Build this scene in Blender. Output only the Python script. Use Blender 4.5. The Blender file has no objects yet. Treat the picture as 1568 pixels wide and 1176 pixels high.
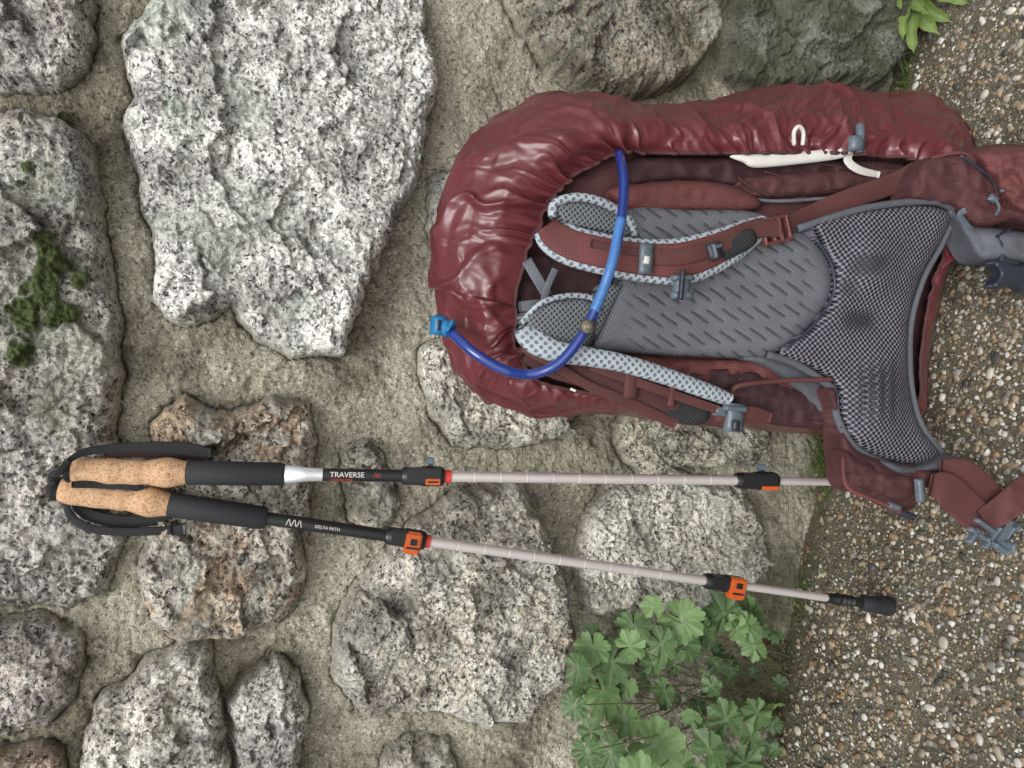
import bpy, bmesh, math, random
import numpy as np
from mathutils import Vector, Matrix
from mathutils.geometry import delaunay_2d_cdt
random.seed(4); rng=np.random.default_rng(11)
S=bpy.context.scene
# ------------------------------------------------------------------ survey frame
FPX=1132.0; PITCH=math.radians(22); ROLL=math.radians(5); L=1.15
D=L*math.cos(PITCH); H=1.09
F=np.array([0,math.cos(PITCH),-math.sin(PITCH)])
UPP=np.array([0,math.sin(PITCH),math.cos(PITCH)]); RT=np.array([1.,0,0])
LEFT=math.cos(ROLL)*UPP-math.sin(ROLL)*RT
CY=math.sin(ROLL)*UPP+math.cos(ROLL)*RT
CX=-LEFT
CAM=np.array([0.,-D,H])
G=dict(g0=-9.,gx=0.,gy=0.045)
def P(u,v,d,lift=.004):
    u=np.asarray(u,float);v=np.asarray(v,float);d=np.asarray(d,float)
    u,v,d=np.broadcast_arrays(u,v,d)
    dr=F*FPX+(u-784)[...,None]*CX+(588-v)[...,None]*CY
    t=(D-d)/dr[...,1]
    p=CAM+t[...,None]*dr
    gz=G['g0']+G['gx']*p[...,0]+G['gy']*p[...,1]
    den=dr[...,2]-G['gx']*dr[...,0]-G['gy']*dr[...,1]
    t2=(G['g0']+lift+G['gy']*CAM[1]-CAM[2])/np.where(abs(den)<1e-6,-1e-6,den)
    t=np.where((p[...,2]<gz+lift)&(t2>0),t2,t)
    return CAM+t[...,None]*dr
g1=P(1370,100,0.);g2=P(1170,1150,0.)
G['gx']=(g1[2]-g2[2])/(g1[0]-g2[0]); G['g0']=g1[2]-G['gx']*g1[0]
def GZ(x,y): return G['g0']+G['gx']*x+G['gy']*y
def PG(u,v,lift=0.): return P(u,v,-5.,lift)
def proj(p):
    r=np.asarray(p)-CAM; z=r@F
    return 784+FPX*(r@CX)/z, 588-FPX*(r@CY)/z
# ------------------------------------------------------------------ noise
TB=[rng.random((256,256)) for _ in range(8)]
def vn(x,y,s=0):
    T=TB[s%8]; xi=np.floor(x).astype(int); yi=np.floor(y).astype(int)
    fx=x-xi; fy=y-yi; fx=fx*fx*fx*(fx*(fx*6-15)+10); fy=fy*fy*fy*(fy*(fy*6-15)+10)
    a=T[xi&255,yi&255];b=T[(xi+1)&255,yi&255];c=T[xi&255,(yi+1)&255];e=T[(xi+1)&255,(yi+1)&255]
    return (a*(1-fx)+b*fx)*(1-fy)+(c*(1-fx)+e*fx)*fy*1.0
def fbm(x,y,o=4,s=0,g=.5):
    r=0;a=1;t=0
    for i in range(o):
        r=r+a*(vn(x+17.3*i,y+9.1*i,s+i)*2-1);t+=a;a*=g;x=x*2.03;y=y*2.03
    return r/t
def facet(x,y,cell,s=0):
    x=x/cell;y=y/cell;xi=np.floor(x).astype(int);yi=np.floor(y).astype(int)
    best=np.full(x.shape,9.);val=np.zeros(x.shape);b2=np.full(x.shape,9.)
    A,B,C,E=TB[s%8],TB[(s+1)%8],TB[(s+2)%8],TB[(s+3)%8]
    for i in(-1,0,1):
        for j in(-1,0,1):
            a=(xi+i)&255;b=(yi+j)&255
            dx=x-(xi+i+A[a,b]);dy=y-(yi+j+B[a,b]);dd=dx*dx+dy*dy
            h=(C[a,b]*2-1)*.6+(E[a,b]*2-1)*dx+(C[b,a]*2-1)*dy
            m=dd<best
            b2=np.where(m,best,np.minimum(b2,dd));val=np.where(m,h,val);best=np.where(m,dd,best)
    return val,np.sqrt(b2)-np.sqrt(best)
def poly_sd(px,py,poly):
    poly=np.asarray(poly,float);n=len(poly)
    dmin=np.full(px.shape,1e9);ins=np.zeros(px.shape,bool)
    for i in range(n):
        x1,y1=poly[i];x2,y2=poly[(i+1)%n]
        ex,ey=x2-x1,y2-y1;wx,wy=px-x1,py-y1
        t=np.clip((wx*ex+wy*ey)/(ex*ex+ey*ey+1e-12),0,1)
        dmin=np.minimum(dmin,(wx-ex*t)**2+(wy-ey*t)**2)
        c=((y1>py)!=(y2>py))
        with np.errstate(all='ignore'):
            xx=(x2-x1)*(py-y1)/((y2-y1) if y2!=y1 else 1e-9)+x1
        ins^=c&(px<xx)
    d=np.sqrt(dmin);return np.where(ins,d,-d)
def ss(a,b,x):
    t=np.clip((x-a)/(b-a),0,1);return t*t*(3-2*t)
# ------------------------------------------------------------------ materials
def N(nt,t,_o=None,**k):
    n=nt.nodes.new(t)
    for a,b in k.items():
        if a.startswith('p_'): setattr(n,a[2:],b);continue
        key=int(a[1:]) if a[0]=='i' and a[1:].isdigit() else a.replace('_',' ')
        s=n.inputs[key]
        if isinstance(b,bpy.types.NodeSocket): nt.links.new(b,s)
        else: s.default_value=b
    return n
def c4(c): return (c[0],c[1],c[2],1)
def newmat(name):
    m=bpy.data.materials.new(name);m.use_nodes=True;nt=m.node_tree
    b=nt.nodes['Principled BSDF'];return m,nt,b
def mixc(nt,f,a,b,mode='MIX'):
    n=nt.nodes.new('ShaderNodeMix');n.data_type='RGBA';n.blend_type=mode
    for i,x in((0,f),(6,a),(7,b)):
        if isinstance(x,bpy.types.NodeSocket): nt.links.new(x,n.inputs[i])
        else: n.inputs[i].default_value=x if i==0 else c4(x)
    return n.outputs[2]
def ramp(nt,f,stops,const=False):
    n=nt.nodes.new('ShaderNodeValToRGB');nt.links.new(f,n.inputs[0]);cr=n.color_ramp
    if const: cr.interpolation='CONSTANT'
    while len(cr.elements)<len(stops): cr.elements.new(.5)
    for e,(p,c) in zip(cr.elements,stops):
        e.position=p;e.color=c4(c) if hasattr(c,'__len__') else (c,c,c,1)
    return n.outputs[0]
def mth(nt,op,a,b=0.):
    n=nt.nodes.new('ShaderNodeMath');n.operation=op
    for i,x in enumerate((a,b)):
        if isinstance(x,bpy.types.NodeSocket): nt.links.new(x,n.inputs[i])
        else: n.inputs[i].default_value=x
    return n.outputs[0]
def simple(name,col,rough=.6,scale=300,bump=.3,var=.25,metal=0,bd=.001,big=12):
    m,nt,b=newmat(name)
    tc=N(nt,'ShaderNodeTexCoord').outputs['Object']
    n1=N(nt,'ShaderNodeTexNoise',Vector=tc,Scale=float(scale),Detail=2.).outputs['Fac']
    n2=N(nt,'ShaderNodeTexNoise',Vector=tc,Scale=float(big),Detail=3.).outputs['Fac']
    lo=[x*(1-var) for x in col];hi=[min(1,x*(1+var)) for x in col]
    f=mth(nt,'ADD',mth(nt,'MULTIPLY',n1,.5),mth(nt,'MULTIPLY',n2,.5))
    cc=ramp(nt,f,[(.35,lo),(.65,hi)])
    nt.links.new(cc,b.inputs['Base Color']);b.inputs['Roughness'].default_value=rough
    b.inputs['Metallic'].default_value=metal
    if bump>.1:
        bp=N(nt,'ShaderNodeBump',Strength=bump,Distance=bd,Height=n1)
        nt.links.new(bp.outputs[0],b.inputs['Normal'])
    return m
def woven(name,col,scale=500,rough=.8,bump=.5):
    m,nt,b=newmat(name)
    tc=N(nt,'ShaderNodeTexCoord').outputs['Object']
    w1=N(nt,'ShaderNodeTexWave',Vector=tc,Scale=scale/6.28,Distortion=0.,p_bands_direction='X').outputs['Fac']
    w2=N(nt,'ShaderNodeTexWave',Vector=tc,Scale=scale/6.28,Distortion=0.,p_bands_direction='Z').outputs['Fac']
    h=mth(nt,'MULTIPLY',w1,w2)
    n2=N(nt,'ShaderNodeTexNoise',Vector=tc,Scale=25.,Detail=3.).outputs['Fac']
    f=mth(nt,'ADD',mth(nt,'MULTIPLY',h,.4),mth(nt,'MULTIPLY',n2,.7))
    cc=ramp(nt,f,[(.2,[x*.7 for x in col]),(.75,[x*1.3 for x in col])])
    nt.links.new(cc,b.inputs['Base Color']);b.inputs['Roughness'].default_value=rough
    bp=N(nt,'ShaderNodeBump',Strength=bump,Distance=.0008,Height=h);nt.links.new(bp.outputs[0],b.inputs['Normal'])
    return m
def holemesh(name,col,hole,scale=165,r=.3,rot=45,groove=False):
    m,nt,b=newmat(name)
    tc=N(nt,'ShaderNodeTexCoord').outputs['Object']
    sp=N(nt,'ShaderNodeSeparateXYZ',Vector=tc)
    cb=N(nt,'ShaderNodeCombineXYZ',X=sp.outputs[0],Y=sp.outputs[2])
    mp=N(nt,'ShaderNodeMapping',Vector=cb.outputs[0]);mp.inputs['Rotation'].default_value=(0,0,math.radians(rot))
    vo=N(nt,'ShaderNodeTexVoronoi',Vector=mp.outputs[0],Scale=float(scale),Randomness=0.05,p_voronoi_dimensions='2D').outputs['Distance']
    n2=N(nt,'ShaderNodeTexNoise',Vector=tc,Scale=30.,Detail=2.).outputs['Fac']
    base=mixc(nt,n2,[x*.75 for x in col],[x*1.25 for x in col])
    f=ramp(nt,vo,[(r-.06,0.),(r+.1,1.)])
    cc=mixc(nt,f,hole,base)
    if groove:
        at=N(nt,'ShaderNodeAttribute',p_attribute_name='recess').outputs['Fac']
        cc=mixc(nt,at,cc,[x*.12 for x in col])
    nt.links.new(cc,b.inputs['Base Color']);b.inputs['Roughness'].default_value=.65
    bp=N(nt,'ShaderNodeBump',Strength=.8,Distance=.0015,Height=f);nt.links.new(bp.outputs[0],b.inputs['Normal'])
    return m
M={}
M['cover']=simple('raincover_nylon',(.118,.024,.029),.31,1200,.12,.12,bd=.0003)
M['cover'].node_tree.nodes['Principled BSDF'].inputs['Specular IOR Level'].default_value=.6
M['fab']=woven('maroon_fabric',(.070,.022,.023))
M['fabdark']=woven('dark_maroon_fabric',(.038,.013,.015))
M['fabl']=woven('rust_maroon_fabric',(.120,.035,.033))
M['web']=woven('maroon_webbing',(.092,.030,.027),700)
M['webg']=woven('grey_webbing',(.13,.14,.16),700)
M['pad']=simple('grey_padding',(.080,.085,.10),.75,400,.4)
M['mcen']=holemesh('grey_back_mesh',(.145,.15,.172),(.05,.05,.057),330,.2,20,True)
M['mopen']=holemesh('lumbar_air_mesh',(.20,.19,.235),(.005,.005,.007),178,.40,45,True)
M['mlight']=holemesh('light_spacer_mesh',(.36,.405,.445),(.13,.15,.17),135,.28,45)
M['munder']=holemesh('strap_underside_mesh',(.15,.165,.18),(.035,.035,.04),190,.28,45)
M['plas']=simple('grey_plastic',(.10,.125,.15),.38,500,.05,.1)
M['plasd']=simple('dark_plastic',(.025,.03,.045),.4,500,.05,.1)
M['white']=simple('white_tape',(.62,.60,.56),.7,500,.2,.08)
M['blkmesh']=holemesh('black_pocket_mesh',(.03,.03,.032),(.004,.004,.004),260,.3)
M['hose']=simple('blue_hose',(.010,.032,.20),.10,300,0,.15)
hb=M['hose'].node_tree.nodes['Principled BSDF'];hb.inputs['Coat Weight'].default_value=.6
M['valve']=simple('light_blue_rubber',(.015,.15,.33),.4,300,.05,.15)
M['hosel']=simple('blue_hose_painted_lit',(.06,.17,.42),.12,300,.0,.15)  # lighter copy of the hose blue, light on the hose painted into the colour
M['blk']=simple('black_foam',(.015,.016,.019),.75,900,.5,.3)
M['blkp']=simple('black_plastic',(.012,.012,.013),.35,500,.05,.2)
M['alu']=simple('rose_aluminium',(.86,.80,.79),.24,80,.03,.04,metal=.62)
M['alus']=simple('silver_aluminium',(.86,.88,.90),.22,80,.03,.04,metal=.65)
M['org']=simple('orange_lever',(.50,.09,.015),.35,300,.05,.15)
M['red']=simple('red_ring',(.50,.045,.03),.4,300,.05,.15)
M['brass']=simple('bronze_button',(.14,.12,.09),.4,300,.05,.15)
M['stem']=simple('leaf_stalk',(.12,.13,.05),.6,200,.2,.35)
def corkmat():
    m,nt,b=newmat('cork')
    tc=N(nt,'ShaderNodeTexCoord').outputs['Object']
    v=N(nt,'ShaderNodeTexVoronoi',Vector=tc,Scale=520.).outputs['Color']
    s=N(nt,'ShaderNodeSeparateColor',Color=v).outputs[0]
    c=ramp(nt,s,[(0,(.30,.16,.08)),(.12,(.46,.27,.14)),(.5,(.55,.34,.19)),(1,(.63,.42,.26))])
    n=N(nt,'ShaderNodeTexNoise',Vector=tc,Scale=200.,Detail=4.).outputs['Fac']
    d=ramp(nt,n,[(.30,.45),(.38,1.)])
    nt.links.new(mixc(nt,1.,c,d,'MULTIPLY'),b.inputs['Base Color']);b.inputs['Roughness'].default_value=.8
    bp=N(nt,'ShaderNodeBump',Strength=.5,Distance=.001,Height=n);nt.links.new(bp.outputs[0],b.inputs['Normal'])
    return m
M['cork']=corkmat()
# ------------------------------------------------------------------ mesh helpers
def empty(name):
    e=bpy.data.objects.new(name,None);e.empty_display_size=.05;S.collection.objects.link(e);return e
def link(name,me,mat=None,parent=None,smooth=True):
    if mat: me.materials.append(mat)
    if smooth: me.polygons.foreach_set('use_smooth',np.ones(len(me.polygons),bool))
    o=bpy.data.objects.new(name,me);S.collection.objects.link(o)
    if parent: o.parent=parent
    me.update();return o
def fastmesh(name,V,Q):
    me=bpy.data.meshes.new(name);k=Q.shape[1]
    me.vertices.add(len(V));me.vertices.foreach_set('co',V.astype(np.float32).ravel())
    me.loops.add(Q.size);me.loops.foreach_set('vertex_index',Q.astype(np.int32).ravel())
    me.polygons.add(len(Q));me.polygons.foreach_set('loop_start',np.arange(0,Q.size,k,dtype=np.int32))
    me.polygons.foreach_set('loop_total',np.full(len(Q),k,np.int32))
    me.update(calc_edges=True);return me
def gridq(n,m,wrap=False):
    i,j=np.meshgrid(np.arange(n-(0 if wrap else 1)),np.arange(m-1),indexing='ij')
    i2=(i+1)%n
    return np.stack([i*m+j,i2*m+j,i2*m+j+1,i*m+j+1],-1).reshape(-1,4)
def attr(me,name,arr):
    if arr.ndim==1:
        a=me.attributes.new(name,'FLOAT','POINT');a.data.foreach_set('value',arr.astype(np.float32))
    else:
        a=me.attributes.new(name,'FLOAT_COLOR','POINT')
        if arr.shape[1]==3: arr=np.concatenate([arr,np.ones((len(arr),1))],1)
        a.data.foreach_set('color',arr.astype(np.float32).ravel())
def cr(pts,step=None,closed=False,n=None):
    pts=np.asarray(pts,float);k=len(pts);out=[]
    segs=k if closed else k-1
    for i in range(segs):
        p1=pts[i];p2=pts[(i+1)%k]
        p0=pts[(i-1)%k] if closed or i>0 else 2*p1-p2
        p3=pts[(i+2)%k] if closed or i<k-2 else 2*p2-p1
        m=n or max(2,int(np.linalg.norm((p2-p1)[:2])/step)+1)
        t=np.linspace(0,1,m,endpoint=False)[:,None]
        out.append(.5*((2*p1)+(-p0+p2)*t+(2*p0-5*p1+4*p2-p3)*t*t+(-p0+3*p1-3*p2+p3)*t**3))
    if not closed: out.append(pts[-1:])
    return np.concatenate(out)
def dP(u): return .215+np.clip((np.asarray(u,float)-800)/650,-.2,1.2)*.07
def pillow(name,poly,d,mat,parent,bulge=.008,thick=.012,step=7,edge=16,fn=None,lift=.004,wr=0.,ws=.03,smooth=True,gfn=None,seed=0):
    b=cr(poly,step,True) if smooth else np.array([q for i in range(len(poly)) for q in np.linspace(poly[i],poly[(i+1)%len(poly)],max(2,int(np.hypot(*(np.array(poly[(i+1)%len(poly)])-np.array(poly[i])))/step)+1))[:-1]],float)
    mn=b.min(0);mx=b.max(0)
    gu,gv=np.meshgrid(np.arange(mn[0],mx[0],step),np.arange(mn[1],mx[1],step*.87),indexing='ij')
    gu=gu+(np.arange(gu.shape[1])%2)*step*.5
    gu=gu.ravel();gv=gv.ravel();s=poly_sd(gu,gv,b);k=s>step*.55
    pts=np.concatenate([b,np.stack([gu[k],gv[k]],1)])
    r=delaunay_2d_cdt([Vector(p) for p in pts],[],[list(range(len(b)))],1,1e-5)
    uv=np.array([tuple(v) for v in r[0]]);sd=np.maximum(poly_sd(uv[:,0],uv[:,1],b),0)
    t=np.clip(sd/edge,0,1);prof=np.sqrt(np.clip(1-(1-t)**2,0,1))
    dd=(d(uv[:,0],uv[:,1]) if callable(d) else d)+bulge*prof
    if wr: 
        w=1-2*abs(fbm(uv[:,0]*ws,uv[:,1]*ws,3,seed));dd=dd+wr*w*np.clip(prof,.3,1)
    if fn is not None: dd=dd+fn(uv[:,0],uv[:,1])*np.clip(t,.0,1)
    V=P(uv[:,0],uv[:,1],dd,lift)
    bm=bmesh.new()
    vs=[bm.verts.new(v) for v in V]
    for f in r[2]:
        try: bm.faces.new([vs[i] for i in f])
        except Exception: pass
    be=[e for e in bm.edges if len(e.link_faces)==1]
    ex=bmesh.ops.extrude_edge_only(bm,edges=be)
    for v in ex['geom']:
        if isinstance(v,bmesh.types.BMVert): v.co.y+=thick
    bmesh.ops.recalc_face_normals(bm,faces=bm.faces)
    me=bpy.data.meshes.new(name);bm.to_mesh(me);bm.free()
    if gfn is not None:
        co=np.zeros(len(me.vertices)*3);me.vertices.foreach_get('co',co);cu_,cv_=proj(co.reshape(-1,3));attr(me,'recess',np.asarray(gfn(cu_,cv_)))
    return link(name,me,mat,parent)
def ribbon(name,pts,width,mat,parent,thick=.0018,step=5,ncs=12,power=.35,lift=.004,wob=0.):
    pts=np.array([list(p)+[width] if len(p)<4 else list(p) for p in pts],float)
    c=cr(pts,step)
    tan=np.gradient(c[:,:2],axis=0);tan/=np.linalg.norm(tan,axis=1)[:,None]+1e-9
    nor=np.stack([-tan[:,1],tan[:,0]],1)
    th=np.linspace(0,2*np.pi,ncs,endpoint=False)
    ca=np.sign(np.cos(th))*abs(np.cos(th))**power;sa=np.sign(np.sin(th))*abs(np.sin(th))**(power if power<.9 else 1)
    uu=c[:,0][:,None]+nor[:,0][:,None]*ca*c[:,3][:,None]/2
    vv=c[:,1][:,None]+nor[:,1][:,None]*ca*c[:,3][:,None]/2
    dd=c[:,2][:,None]+sa*0
    if wob: dd=dd+wob*(fbm(uu*.03,vv*.03,2,3))
    V=P(uu,vv,dd,lift);V[...,1]-=sa*thick/2
    n=len(c)
    i,j=np.meshgrid(np.arange(n-1),np.arange(ncs),indexing='ij');j2=(j+1)%ncs
    Q=np.stack([i*ncs+j,(i+1)*ncs+j,(i+1)*ncs+j2,i*ncs+j2],-1).reshape(-1,4)
    me=bpy.data.meshes.new(name)
    fc=[tuple(q) for q in Q.tolist()]+[tuple(range(ncs))[::-1],tuple(range((n-1)*ncs,n*ncs))]
    me.from_pydata(V.reshape(-1,3).tolist(),[],fc)
    return link(name,me,mat,parent)
def tube3(name,C,r,mat,parent,ns=12):
    C=np.asarray(C,float);n=len(C);r=np.broadcast_to(r,(n,))
    T=np.gradient(C,axis=0);T/=np.linalg.norm(T,axis=1)[:,None]+1e-12
    a=np.array([.1,-.9,.3]);V=[]
    u=np.cross(T[0],a);u/=np.linalg.norm(u)
    for i in range(n):
        u=u-T[i]*(u@T[i]);u/=np.linalg.norm(u)+1e-12;w=np.cross(T[i],u)
        th=np.linspace(0,2*np.pi,ns,endpoint=False)
        V.append(C[i]+r[i]*(np.cos(th)[:,None]*u+np.sin(th)[:,None]*w))
    V=np.concatenate(V);i,j=np.meshgrid(np.arange(n-1),np.arange(ns),indexing='ij');j2=(j+1)%ns
    Q=np.stack([i*ns+j,i*ns+j2,(i+1)*ns+j2,(i+1)*ns+j],-1).reshape(-1,4)
    me=bpy.data.meshes.new(name);me.from_pydata(V.tolist(),[],[tuple(q) for q in Q.tolist()]+[tuple(range(ns))[::-1],tuple(range((n-1)*ns,n*ns))])
    return link(name,me,mat,parent)
def tube(name,pts,r,mat,parent,step=6,lift=.004,closed=False,ns=12):
    c=cr(pts,step,closed)
    if closed: c=np.concatenate([c,c[:1]])
    return tube3(name,P(c[:,0],c[:,1],c[:,2],lift),r,mat,parent,ns)
def rect(cx,cy,w,h,a=0):
    a=math.radians(a);o=[]
    for x,y in((-w,-h),(w,-h),(w,h),(-w,h)):
        x/=2;y/=2;o.append((cx+x*math.cos(a)-y*math.sin(a),cy+x*math.sin(a)+y*math.cos(a)))
    return o
def slab(name,cx,cy,w,h,a,d,mat,parent,thick=.006,lift=.01,bulge=.002):
    return pillow(name,rect(cx,cy,w,h,a),d,mat,parent,bulge,thick,step=max(2.5,min(w,h)/3),edge=min(w,h)*.2,lift=lift,smooth=False)
# ------------------------------------------------------------------ stone wall
stones=[ # outline, protrusion, tint, rust, dark
([(-120,-90),(120,-90),(138,0),(140,45),(130,90),(95,125),(40,132),(-120,125)],.035,(.92,.90,.88),.05,.2),
([(-160,170),(0,165),(50,158),(105,178),(140,212),(150,300),(166,400),(180,500),(182,620),(176,700),(192,770),(186,860),(160,920),(100,945),(40,937),(-160,930)],.045,(.90,.88,.85),.12,.25),
([(182,38),(225,-10),(300,-60),(620,-60),(662,10),(672,110),(662,200),(642,290),(602,370),(562,440),(552,500),(522,545),(440,548),(380,512),(350,470),(300,496),(258,490),(233,450),(224,380),(210,300),(194,200),(192,130),(175,80)],.055,(1.20,1.20,1.17),0,0.02),
([(745,-90),(800,30),(835,80),(860,108),(920,142),(1000,143),(1060,122),(1098,60),(1110,-90)],.06,(.56,.53,.45),.2,.5),
([(1128,-90),(1135,50),(1112,112),(1170,138),(1270,133),(1350,138),(1378,90),(1385,-90)],.05,(.27,.285,.25),.0,.85),
([(240,645),(290,610),(350,625),(420,600),(478,618),(490,680),(482,760),(470,830),(478,900),(432,970),(350,987),(270,987),(225,952),(213,880),(235,800),(225,720)],.05,(.90,.85,.77),.5,.2),
([(-150,952),(60,950),(120,968),(136,1020),(120,1085),(60,1130),(-150,1148)],.035,(.90,.87,.84),.12,.15),
([(125,1140),(155,1080),(230,1020),(290,988),(325,994),(332,1060),(346,1085),(350,1176),(340,1260),(110,1260)],.05,(1.22,1.20,1.13),.04,0),
([(352,1085),(430,1012),(470,1030),(477,1080),(462,1176),(440,1260),(355,1260)],.04,(1.08,1.07,1.03),0,.05),
([(508,970),(560,880),(620,820),(680,770),(710,745),(795,738),(832,800),(852,870),(880,960),(862,1040),(800,1112),(740,1120),(640,1092),(560,1097),(518,1050)],.06,(.90,.88,.81),.16,.22),
([(905,800),(940,745),(1040,722),(1130,742),(1162,800),(1178,860),(1130,905),(1040,942),(960,967),(905,932),(884,865)],.055,(1.10,1.08,.98),.03,.05),
([(530,690),(560,668),(600,700),(622,760),(616,800),(580,832),(545,805),(526,745)],.035,(.74,.72,.63),.1,.4),
([(648,580),(655,530),(700,500),(800,555),(900,600),(880,670),(790,690),(700,685),(660,640)],.04,(1.04,1.03,.94),.05,.1),
([(952,648),(1010,600),(1180,600),(1195,670),(1160,722),(1080,715),(990,742),(958,700)],.035,(.86,.84,.71),.1,.3),
([(662,265),(760,230),(850,300),(860,440),(700,445),(668,350)],.03,(.95,.95,.88),0,.15),
([(900,220),(1080,230),(1100,380),(1000,480),(900,430)],.04,(.8,.76,.7),0,.2),
([(1140,230),(1300,220),(1330,420),(1230,560),(1130,480)],.04,(.8,.76,.7),0,.4),
([(575,1260),(592,1160),(630,1132),(700,1142),(725,1260)],.03,(.78,.75,.67),.1,.4),
([(-120,1160),(60,1152),(95,1168),(98,1260),(-120,1260)],.035,(1.0,.88,.80),.3,0),
([(862,180),(840,150),(790,180),(760,225),(840,235)],.02,(.68,.66,.57),0,.4),
]
def axis(a,b,fine,lo,hi,co):
    l=np.arange(lo,a,co);f=np.arange(a,b,fine);h=np.arange(b,hi+co,co);return np.concatenate([l,f,h])
xs=axis(-.82,.84,.0019,-4.5,4.5,.035);zs=axis(-.12,1.45,.0019,-.75,2.2,.035)
X,Z=np.meshgrid(xs,zs,indexing='ij');shape=X.shape;X=X.ravel();Z=Z.ravel()
wx=X+.012*fbm(X*14,Z*14,4,1)+.004*fbm(X*60,Z*60,2,5);wz=Z+.012*fbm(X*14+50,Z*14,4,2)+.004*fbm(X*60,Z*60+40,2,5)
U,Vv=proj(np.stack([X,np.full(X.shape,-.03),Z],1))
mpit=ss(.15,.55,fbm(X*60+7,Z*60,3,7))
mort=.015*fbm(X*9,Z*9,4,3)+.0055*fbm(X*34,Z*34,4,4)+.0028*fbm(X*150,Z*150,3,5)-.003*mpit
hgt=mort.copy();mask=np.zeros(X.shape);tint=np.ones((len(X),3))*.8;rust=np.zeros(X.shape);dark=np.zeros(X.shape);allsd=np.full(X.shape,-9.)
q=.010
fx=wx+q*fbm(X*40,Z*40,3,2);fz=wz+q*fbm(X*40,Z*40+30,3,3)
f1,e1=facet(fx,fz,.080,0);f2,e2=facet(fx,fz,.028,2);f3,e3=facet(fx,fz,.010,4)
pits=ss(.25,.6,fbm(X*95,Z*95,3,6)+.3*fbm(X*14,Z*14,2,1))
rough=.015*f1+.0060*f2+.0022*f3+.007*fbm(X*22,Z*22,4,6)+.0016*fbm(X*200,Z*200,2,1)-.0035*pits
def put(sd,idx,prot,tn,ru,da,edge,tilt,cx,cz):
    t=np.clip(sd/edge,0,1);pr=np.sqrt(np.clip(1-(1-t)**2,0,1))
    h=-.010+(prot+.012+tilt[0]*(X[idx]-cx)+tilt[1]*(Z[idx]-cz))*pr+rough[idx]*np.clip(.25+pr,0,1)
    k=(sd>-.001)&(h>-.02)&(sd>allsd[idx])
    ii=idx[k];hgt[ii]=np.maximum(h[k],mort[ii]-.006);mask[ii]=ss(0,.004,sd[k]);tint[ii]=tn;rust[ii]=ru;dark[ii]=da
    allsd[idx]=np.maximum(allsd[idx],sd)
for n,(po,prot,tn,ru,da) in enumerate(stones):
    w=P(np.array([p[0] for p in po]),np.array([p[1] for p in po]),.03,-9.)
    pl=w[:,[0,2]];mn=pl.min(0)-.05;mx=pl.max(0)+.05
    idx=np.nonzero((X>mn[0])&(X<mx[0])&(Z>mn[1])&(Z<mx[1]))[0]
    sd=poly_sd(wx[idx],wz[idx],pl)
    c=pl.mean(0);tl=rng.uniform(-.08,.08,2)
    put(sd,idx,prot,tn,ru,da,.026,tl,c[0],c[1])
cell=.30;gxi=np.floor(wx/cell).astype(int);gzi=np.floor(wz/cell*1.25).astype(int)
F1=np.full(X.shape,9.);F2=np.full(X.shape,9.);ID=np.zeros(X.shape,int)
for i in(-1,0,1):
    for j in(-1,0,1):
        a=(gxi+i)&255;b=(gzi+j)&255
        dx=wx-(gxi+i+.15+.7*TB[0][a,b])*cell;dz=wz-(gzi+j+.15+.7*TB[1][a,b])*cell/1.25
        dd=np.hypot(dx,dz);m=dd<F1;F2=np.where(m,F1,np.minimum(F2,dd));ID=np.where(m,a*256+b,ID);F1=np.where(m,dd,F1)
out=((U<-60)|(U>1640)|(Vv<-60)|(Vv>1240)|(X>.9)|(X<-.9))&(allsd<-.012)
idx=np.nonzero(out)[0];sd=np.minimum((F2-F1)[idx]/2-.016,.2)
rt=.7+.4*TB[3][(ID[idx]>>8)&255,ID[idx]&255]
put(sd,idx,.045,(.8,.78,.74),.1,.2,.03,(0,0),0,0)
tint[idx]=np.stack([rt,rt*.98,rt*.94],1)
nz=fbm(X*7,Z*7,4,5);nz2=fbm(X*18+9,Z*18,4,6);nz3=fbm(X*50,Z*50,3,2)
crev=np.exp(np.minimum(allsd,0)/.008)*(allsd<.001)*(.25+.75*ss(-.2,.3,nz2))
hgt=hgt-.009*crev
rust=np.clip(rust*1.3*ss(-.1,.3,nz2+.6*nz3)+.08*ss(.25,.5,nz),0,1)
dark=np.clip(dark*(.6+.8*ss(-.3,.4,nz))+.12*ss(.2,.5,fbm(X*5+3,Z*5,3,7)),0,1)
moss=np.full(X.shape,-1.)
for(a,b,r)in[(100,405,36),(70,455,44),(40,475,36),(40,538,24),(48,268,15),(75,375,18),(95,480,26),(40,445,22),(120,430,18),(180,40,12),(60,700,8),(640,250,6),(35,290,8),(90,170,8)]:
    moss=np.maximum(moss,1.0-np.hypot(U-a,Vv-b)/r)
moss=ss(.08,.42,moss+.8*nz3+.35*nz2)
base=1-ss(.02,.22,Z-GZ(X,0)+.10*nz)
corner=ss(960,1120,U)*(1-ss(120,300,Vv))
green=np.clip(base*.65+.9*corner+.5*ss(.05,.4,nz2+.1)*ss(650,950,U)*(1-mask)+.35*ss(.15,.4,nz)*ss(750,1000,U),0,1)
green=np.clip(green-.3*mask,0,1)
hgt=hgt+moss*(.006+.005*nz3+.004*fbm(X*300,Z*300,2,3))
V=np.stack([X,-hgt,Z],1)
me=fastmesh('stone_wall',V,gridq(shape[0],shape[1]))
attr(me,'tint',tint);attr(me,'masks',np.stack([mask,moss,rust,dark],1))
lich=ss(.05,.3,fbm(X*12+5,Z*12,4,4)+.15*nz3-.12)*mask
tz=np.maximum(np.exp(-((U-240)/50)**2-((Vv-110)/110)**2),.55*np.exp(-((U-480)/60)**2-((Vv-430)/110)**2))
tz=np.maximum(tz,.7*np.exp(-((U-80)/70)**2-((Vv-420)/160)**2))
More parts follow.
